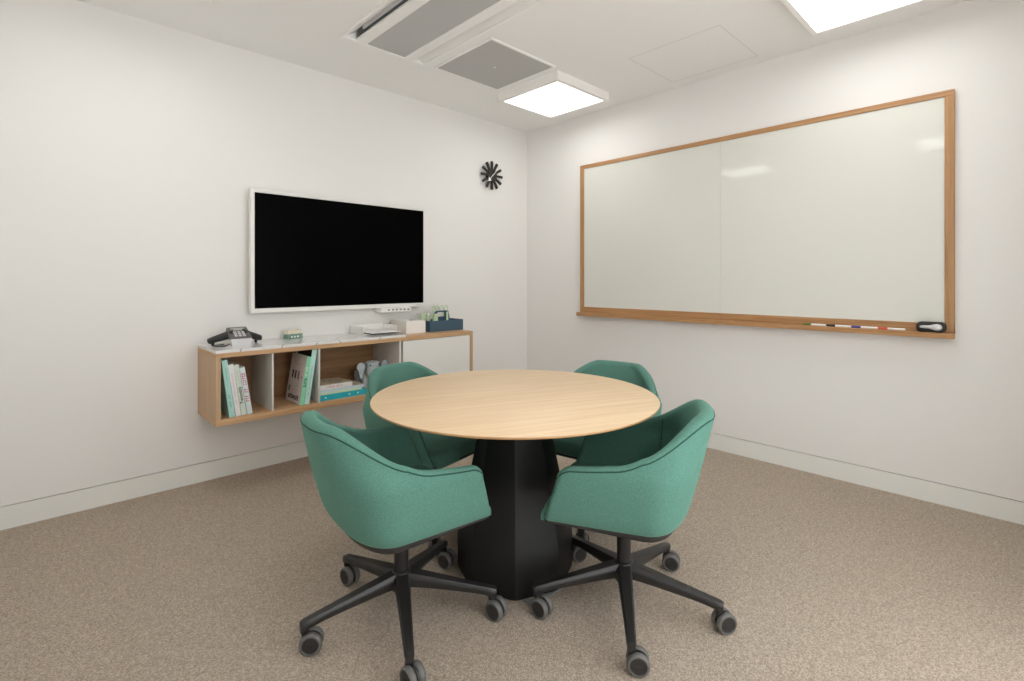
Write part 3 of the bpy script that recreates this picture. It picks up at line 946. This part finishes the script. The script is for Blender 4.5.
def column(s):
    h = height(s); th = thick(s); p = abs(s)
    W, D, A = dims(.5)
    d = (1 - p) / (1 - PB) * (A - E0)
    r = th / 2
    k = 1.0 if d >= r else sqrt(max(0.0, 1 - ((r - d) / r) ** 2))
    k = max(k, .04)
    rim = .5 * th * .9
    rb = .024 - .008 * smooth01((p - .3) / .4)
    outer, inner, arc = [], [], []
    top = h - rim
    for i in range(NV + 1):
        v = (i / NV) ** 1.35
        z = ZB + (top - ZB) * v
        ins = 0.0
        if z < ZB + .05:
            ins = rb * (1 - sqrt(max(0, 1 - ((ZB + .05 - z) / .05) ** 2)))
        m_, n_ = mid(s, z), nrm(s, z)
        outer.append(m_ + n_ * (r * k - ins))
        inner.append(m_ - n_ * (r * k + ins * .3))
    for j in range(1, 8):
        a = pi * j / 8
        m_, n_ = mid(s, top), nrm(s, top)
        arc.append(m_ + n_ * (r * k * cos(a)) + Vector((0, 0, rim * sin(a))))
    return outer, arc, inner
# nrm must point outward: at the back (s = 0) outward is -x
sgn = 1 if nrm(0.0, .5).x < 0 else -1
_n0 = nrm
def nrm(s, z): return _n0(s, z) * sgn

cols = [column(s) for s in S]
def make_chair(label):
    t = thing('office_chair', label, 'chair', (0, 0, 0), 0, 'green office chairs around the table')
    bm = bmesh.new()
    prev = None
    for o_, a_, i_ in cols:
        cur = [bm.verts.new(p) for p in o_ + a_ + i_[::-1]]
        if prev:
            for k in range(len(cur) - 1):
                bm.faces.new((prev[k], prev[k + 1], cur[k + 1], cur[k]))
        else:
            first = cur
        prev = cur
    for c_ in (first, prev):
        n = len(c_)
        for k in range(n // 2):
            if k + 1 < n - 1 - k - 0 and n - 2 - k > k + 1:
                bm.faces.new((c_[k], c_[k + 1], c_[n - 2 - k], c_[n - 1 - k]))
    bmesh.ops.remove_doubles(bm, verts=bm.verts, dist=.0004)
    link_mesh('upholstered_shell', bm, M['fabric'], t, True)
    # piping along the outer top edge and down the arm fronts
    bm = bmesh.new()
    pts = [c_[0][0] * .0 + c_[0][k] for c_ in (cols[0],) for k in range(2, NV)]
    pts = [p for p in pts]
    rim_pts = []
    for s, (o_, a_, i_) in zip(S, cols):
        rim_pts.append((o_[-1] * .55 + a_[0] * .45))
    path = pts + rim_pts + [cols[-1][0][k] for k in range(NV - 1, 1, -1)]
    out = [path[0]]
    for p in path[1:]:
        if (p - out[-1]).length > .005: out.append(p)
    bm_tube(bm, out, .0024, 8)
    link_mesh('piping', bm, M['seam'], t, True)
    # creases inside where the arms meet the back
    for sg in (-1, 1):
        k = min(range(len(S)), key=lambda i: abs(S[i] - sg * .50))
        bm = bmesh.new(); bm_tube(bm, [p + Vector((0, 0, 0)) for p in cols[k][2][4:]], .0016, 6)
        link_mesh('seam', bm, M['seam'], t, True)
    # seat cushion
    bm = bmesh.new()
    W, D, A = dims(.43)
    W -= .016; D -= .024
    xs_ = [-D + .004 + (D + .243) * (1 - cos(pi * i / 30)) / 2 for i in range(31)]
    NJ = 20
    rows = []
    for x in xs_:
        if x > E0: w = W - .012 * smooth01((x - .19) / .05)
        else: w = W * max(0.0, 1 - (abs(E0 - x) / (D + E0)) ** 2.6) ** (1 / 2.6)
        w = max(w, .012)
        row = []
        for j in range(NJ + 1):
            u = -1 + 2 * j / NJ
            top = .448 - .012 * smooth01((-x) / .22) - .010 * abs(u) ** 4 - .004 * (1 - u * u)
            q = (x - .205) / .045
            if q > 0: top -= .052 * (1 - sqrt(max(0, 1 - min(1, q) ** 2)))
            row.append(bm.verts.new((x, u * w, top)))
        rows.append(row)
    for a, b in zip(rows[:-1], rows[1:]):
        for j in range(NJ):
            bm.faces.new((a[j], a[j + 1], b[j + 1], b[j]))
    edge = [r_[0] for r_ in rows] + rows[-1][1:-1] + [r_[-1] for r_ in rows[::-1]] + rows[0][1:-1][::-1]
    low = [bm.verts.new((v.co.x, v.co.y, .384)) for v in edge]
    n = len(edge)
    for i in range(n):
        bm.faces.new((edge[i], edge[(i + 1) % n], low[(i + 1) % n], low[i]))
    bm.faces.new(low)
    link_mesh('seat_cushion', bm, M['fabric'], t, 50)
    # black pan under the shell
    bm = bmesh.new()
    base = [c_[0][0] for c_ in cols]
    fr = [Vector((.236 + .010 * (1 - u * u), -base[-1].y * -u if False else base[-1].y * (-u), ZB)) for u in [-.9 + 1.8 * i / 10 for i in range(11)]]
    ring0 = base + fr
    cen = Vector((-.01, 0, 0))
    def sc(k, dz):       # deeper at the back than at the front edge
        return [Vector((cen.x + (p.x - cen.x) * k, p.y * k, ZB + dz * (1 - .5 * smooth01((p.x + .15) / .35) if dz < 0 else 1))) for p in ring0]
    bm_rings(bm, [sc(.97, .006), sc(1.01, .003), sc(1.01, -.010), sc(.985, -.019), sc(.93, -.028), sc(.80, -.034), sc(.5, -.036)])
    link_mesh('seat_pan', bm, M['pan'], t, 40)
    bm = bmesh.new()
    bm_lathe(bm, [(.085, .340), (.085, .362)], 24)
    bm_box(bm, (-.10, -.06, .338), (.10, .06, .362), .006)
    link_mesh('tilt_mechanism', bm, M['pan'], t)
    return t

def leg_mesh():
    bm = bmesh.new()
    sec = [(.018, .058, .166, .112), (.06, .055, .159, .111), (.12, .049, .148, .106), (.20, .042, .133, .098), (.27, .036, .120, .090), (.318, .033, .111, .081), (.338, .031, .107, .072), (.348, .024, .103, .073)]
    rings = []
    for r, w, zt, zb in sec:
        w /= 2; h = zt - zb
        rings.append([Vector((r, y, z)) for y, z in ((-w, zb + h * .45), (-w * .96, zt - h * .22), (-w * .66, zt), (w * .66, zt), (w * .96, zt - h * .22), (w, zb + h * .45), (w * .62, zb), (-w * .62, zb))])
    bm_rings(bm, rings)
    bm_lathe(bm, [(.0125, .062), (.0135, .066), (.0135, .09)], 16, (.332, 0))
    return bm
def wheel_mesh():
    bm = bmesh.new()
    mt = Matrix.Rotation(pi / 2, 4, 'X')
    bm_lathe(bm, [(.031, -.011), (.0345, -.008), (.0360, -.003), (.0360, .003), (.0345, .008), (.031, .011)], 36, matrix=mt)
    for f in bm.faces:
        if len(f.verts) > 4: f.material_index = 1
    caps = [f for f in bm.faces if len(f.verts) > 4]
    for f in caps:
        r_ = bmesh.ops.inset_individual(bm, faces=[f], thickness=.0042, depth=0)
        for g in r_['faces']: g.material_index = 0
        r2 = bmesh.ops.inset_individual(bm, faces=[f], thickness=.002, depth=-.002)
        for g in r2['faces']: g.material_index = 1
        f.material_index = 1
    bm_box(bm, (-.013, -.0112, -.0016), (.013, -.0085, .0016), .0005, mat=1, seg=1)
    return bm
def add_base(t, rz, swivels, off):
    made = []
    bm = bmesh.new()
    bm_lathe(bm, [(.026, .15), (.026, .338), (.030, .345)], 24)
    made.append(link_mesh('gas_column', bm, M['black'], t, 40))
    bm = bmesh.new()
    bm_lathe(bm, [(.026, .090), (.034, .098), (.040, .125), (.040, .152), (.034, .166), (.028, .170)], 28)
    made.append(link_mesh('hub', bm, M['black'], t, 40))
    for k in range(5):
        a = rz + k * 2 * pi / 5
        leg = link_mesh('leg', leg_mesh(), M['black'], t, 40)
        leg.rotation_euler = (0, 0, a); made.append(leg)
        bm = bmesh.new()          # caster body: stem, bridge and mudguard between the wheels
        bm_lathe(bm, [(.006, .030), (.006, .068)], 12)
        bm_lathe(bm, [(.011, .052), (.012, .063)], 14)
        rings = []
        for i in range(11):
            b = radians(-20 + 200 * i / 10)
            c0 = Vector((-.020, 0, .0360))
            o_ = c0 + Vector((cos(b) * .0340, 0, sin(b) * .0340)); i_ = c0 + Vector((cos(b) * .022, 0, sin(b) * .022))
            rings.append([o_ + Vector((0, -.0035, 0)), o_ + Vector((0, .0035, 0)), i_ + Vector((0, .0035, 0)), i_ + Vector((0, -.0035, 0))])
        bm_rings(bm, rings)
        bm_lathe(bm, [(.005, -.020), (.005, .020)], 12, matrix=Matrix.Translation((-.02, 0, .0360)) @ Matrix.Rotation(pi / 2, 4, 'X'))
        ca_ = link_mesh('caster', bm, M['pan'], t, 40)
        ca_.location = (.332 * cos(a), .332 * sin(a), 0)
        ca_.rotation_euler = (0, 0, swivels[k]); made.append(ca_)
        for sy in (-1, 1):
            w = link_mesh('wheel', wheel_mesh(), [M['tyre'], M['pan']], ca_, 35)
            w.location = (-.020, sy * .0155, .0360)
            if sy > 0: w.rotation_euler = (0, 0, pi)
    for o in made: o.location = Vector(o.location) + Vector((off[0], off[1], 0))

def cam_to_world_angle(deg):       # heading measured from the camera's right, in the floor plane
    c, s = cos(radians(deg)), sin(radians(deg))
    return atan2(-.6939 * c + .7201 * s, .7201 * c + .6939 * s)
def cam_xy(Xc, Zc): return (-3.582 + .7201 * Xc + .6939 * Zc, -3.502 - .6939 * Xc + .7201 * Zc)

protos = None
def local_offset(dX, dZ, face):     # base centre seen from the seat, in the chair's own axes
    c, s = cos(radians(face)), sin(radians(face))
    return (dX * c + dZ * s, -dX * s + dZ * c)
def place_chair(label, Xc, Zc, face, star, swivel_cam, base=(0, 0)):
    global protos
    if protos is None:
        t = protos = make_chair(label)
        parts = [c for c in bpy.data.objects if c.parent is t]
    else:
        t = protos.copy(); COL.objects.link(t)
        for c in shell_parts:
            d = c.copy(); d.parent = t; COL.objects.link(d)
        t['label'] = label
    x, y = cam_xy(Xc, Zc)
    t.location = (x, y, 0)
    wa = cam_to_world_angle(face)
    t.rotation_euler = (0, 0, wa)
    add_base(t, cam_to_world_angle(star) - wa, [cam_to_world_angle(s) - wa for s in swivel_cam], local_offset(base[0], base[1], face))
    return t
t0 = make_chair('green swivel armchair in the left foreground, its arm overlapping the black table pedestal')
shell_parts = [c for c in bpy.data.objects if c.parent is t0]
protos = t0
def first(Xc, Zc, face, star, sw, base):
    x, y = cam_xy(Xc, Zc); t0.location = (x, y, 0)
    wa = cam_to_world_angle(face); t0.rotation_euler = (0, 0, wa)
    add_base(t0, cam_to_world_angle(star) - wa, [cam_to_world_angle(s) - wa for s in sw], local_offset(base[0], base[1], face))
# hub position, facing, angle of one leg, and the trailing heading of every caster (bearings from the room diagonal)
first(-.408, 1.828, 37, -1.6, [145, 150, 140, 190, 135], (.004, .012))
place_chair('green swivel armchair in the right foreground, standing between the table and the whiteboard wall', .408, 1.895, 161, 45.5, [160, 200, 140, 170, 190], (.013, .004))
place_chair('green swivel armchair behind the table, directly in front of the oak sideboard', -.40, 2.55, -34, -80, [270, 120, 200, 300, 10])
place_chair('green swivel armchair behind the table, nearest the bare room corner', .420, 2.57, 234, -28, [150, 150, 230, 300, 250], (-.05, .03))

# ------------------------------------------------------------------ camera and render settings
cam = bpy.data.cameras.new('camera')
cam.sensor_width = 36.0
cam.lens = 36.0 * 504.0 / 1024.0
cam.shift_y = -(340.5 - 280.5) / 1024.0
cam.clip_start = 0.02
co = bpy.data.objects.new('camera', cam)
COL.objects.link(co)
co.location = (-3.582, -3.502, 1.22)
co.rotation_euler = (pi / 2, 0, -atan2(.6939, .7201))
SC.camera = co

w = bpy.data.worlds.new('world'); SC.world = w; w.use_nodes = True
w.node_tree.nodes['Background'].inputs[0].default_value = (0.985, 0.995, 0.998, 1)
w.node_tree.nodes['Background'].inputs[1].default_value = FILL_SKY

vs = SC.view_settings
vs.view_transform = 'Standard'; vs.look = 'None'; vs.gamma = 1.0; vs.use_curve_mapping = False
vs.exposure = -0.45
try:
    SC.cycles.max_bounces = 12; SC.cycles.diffuse_bounces = 8
    SC.cycles.use_denoising = True
except Exception:
    pass
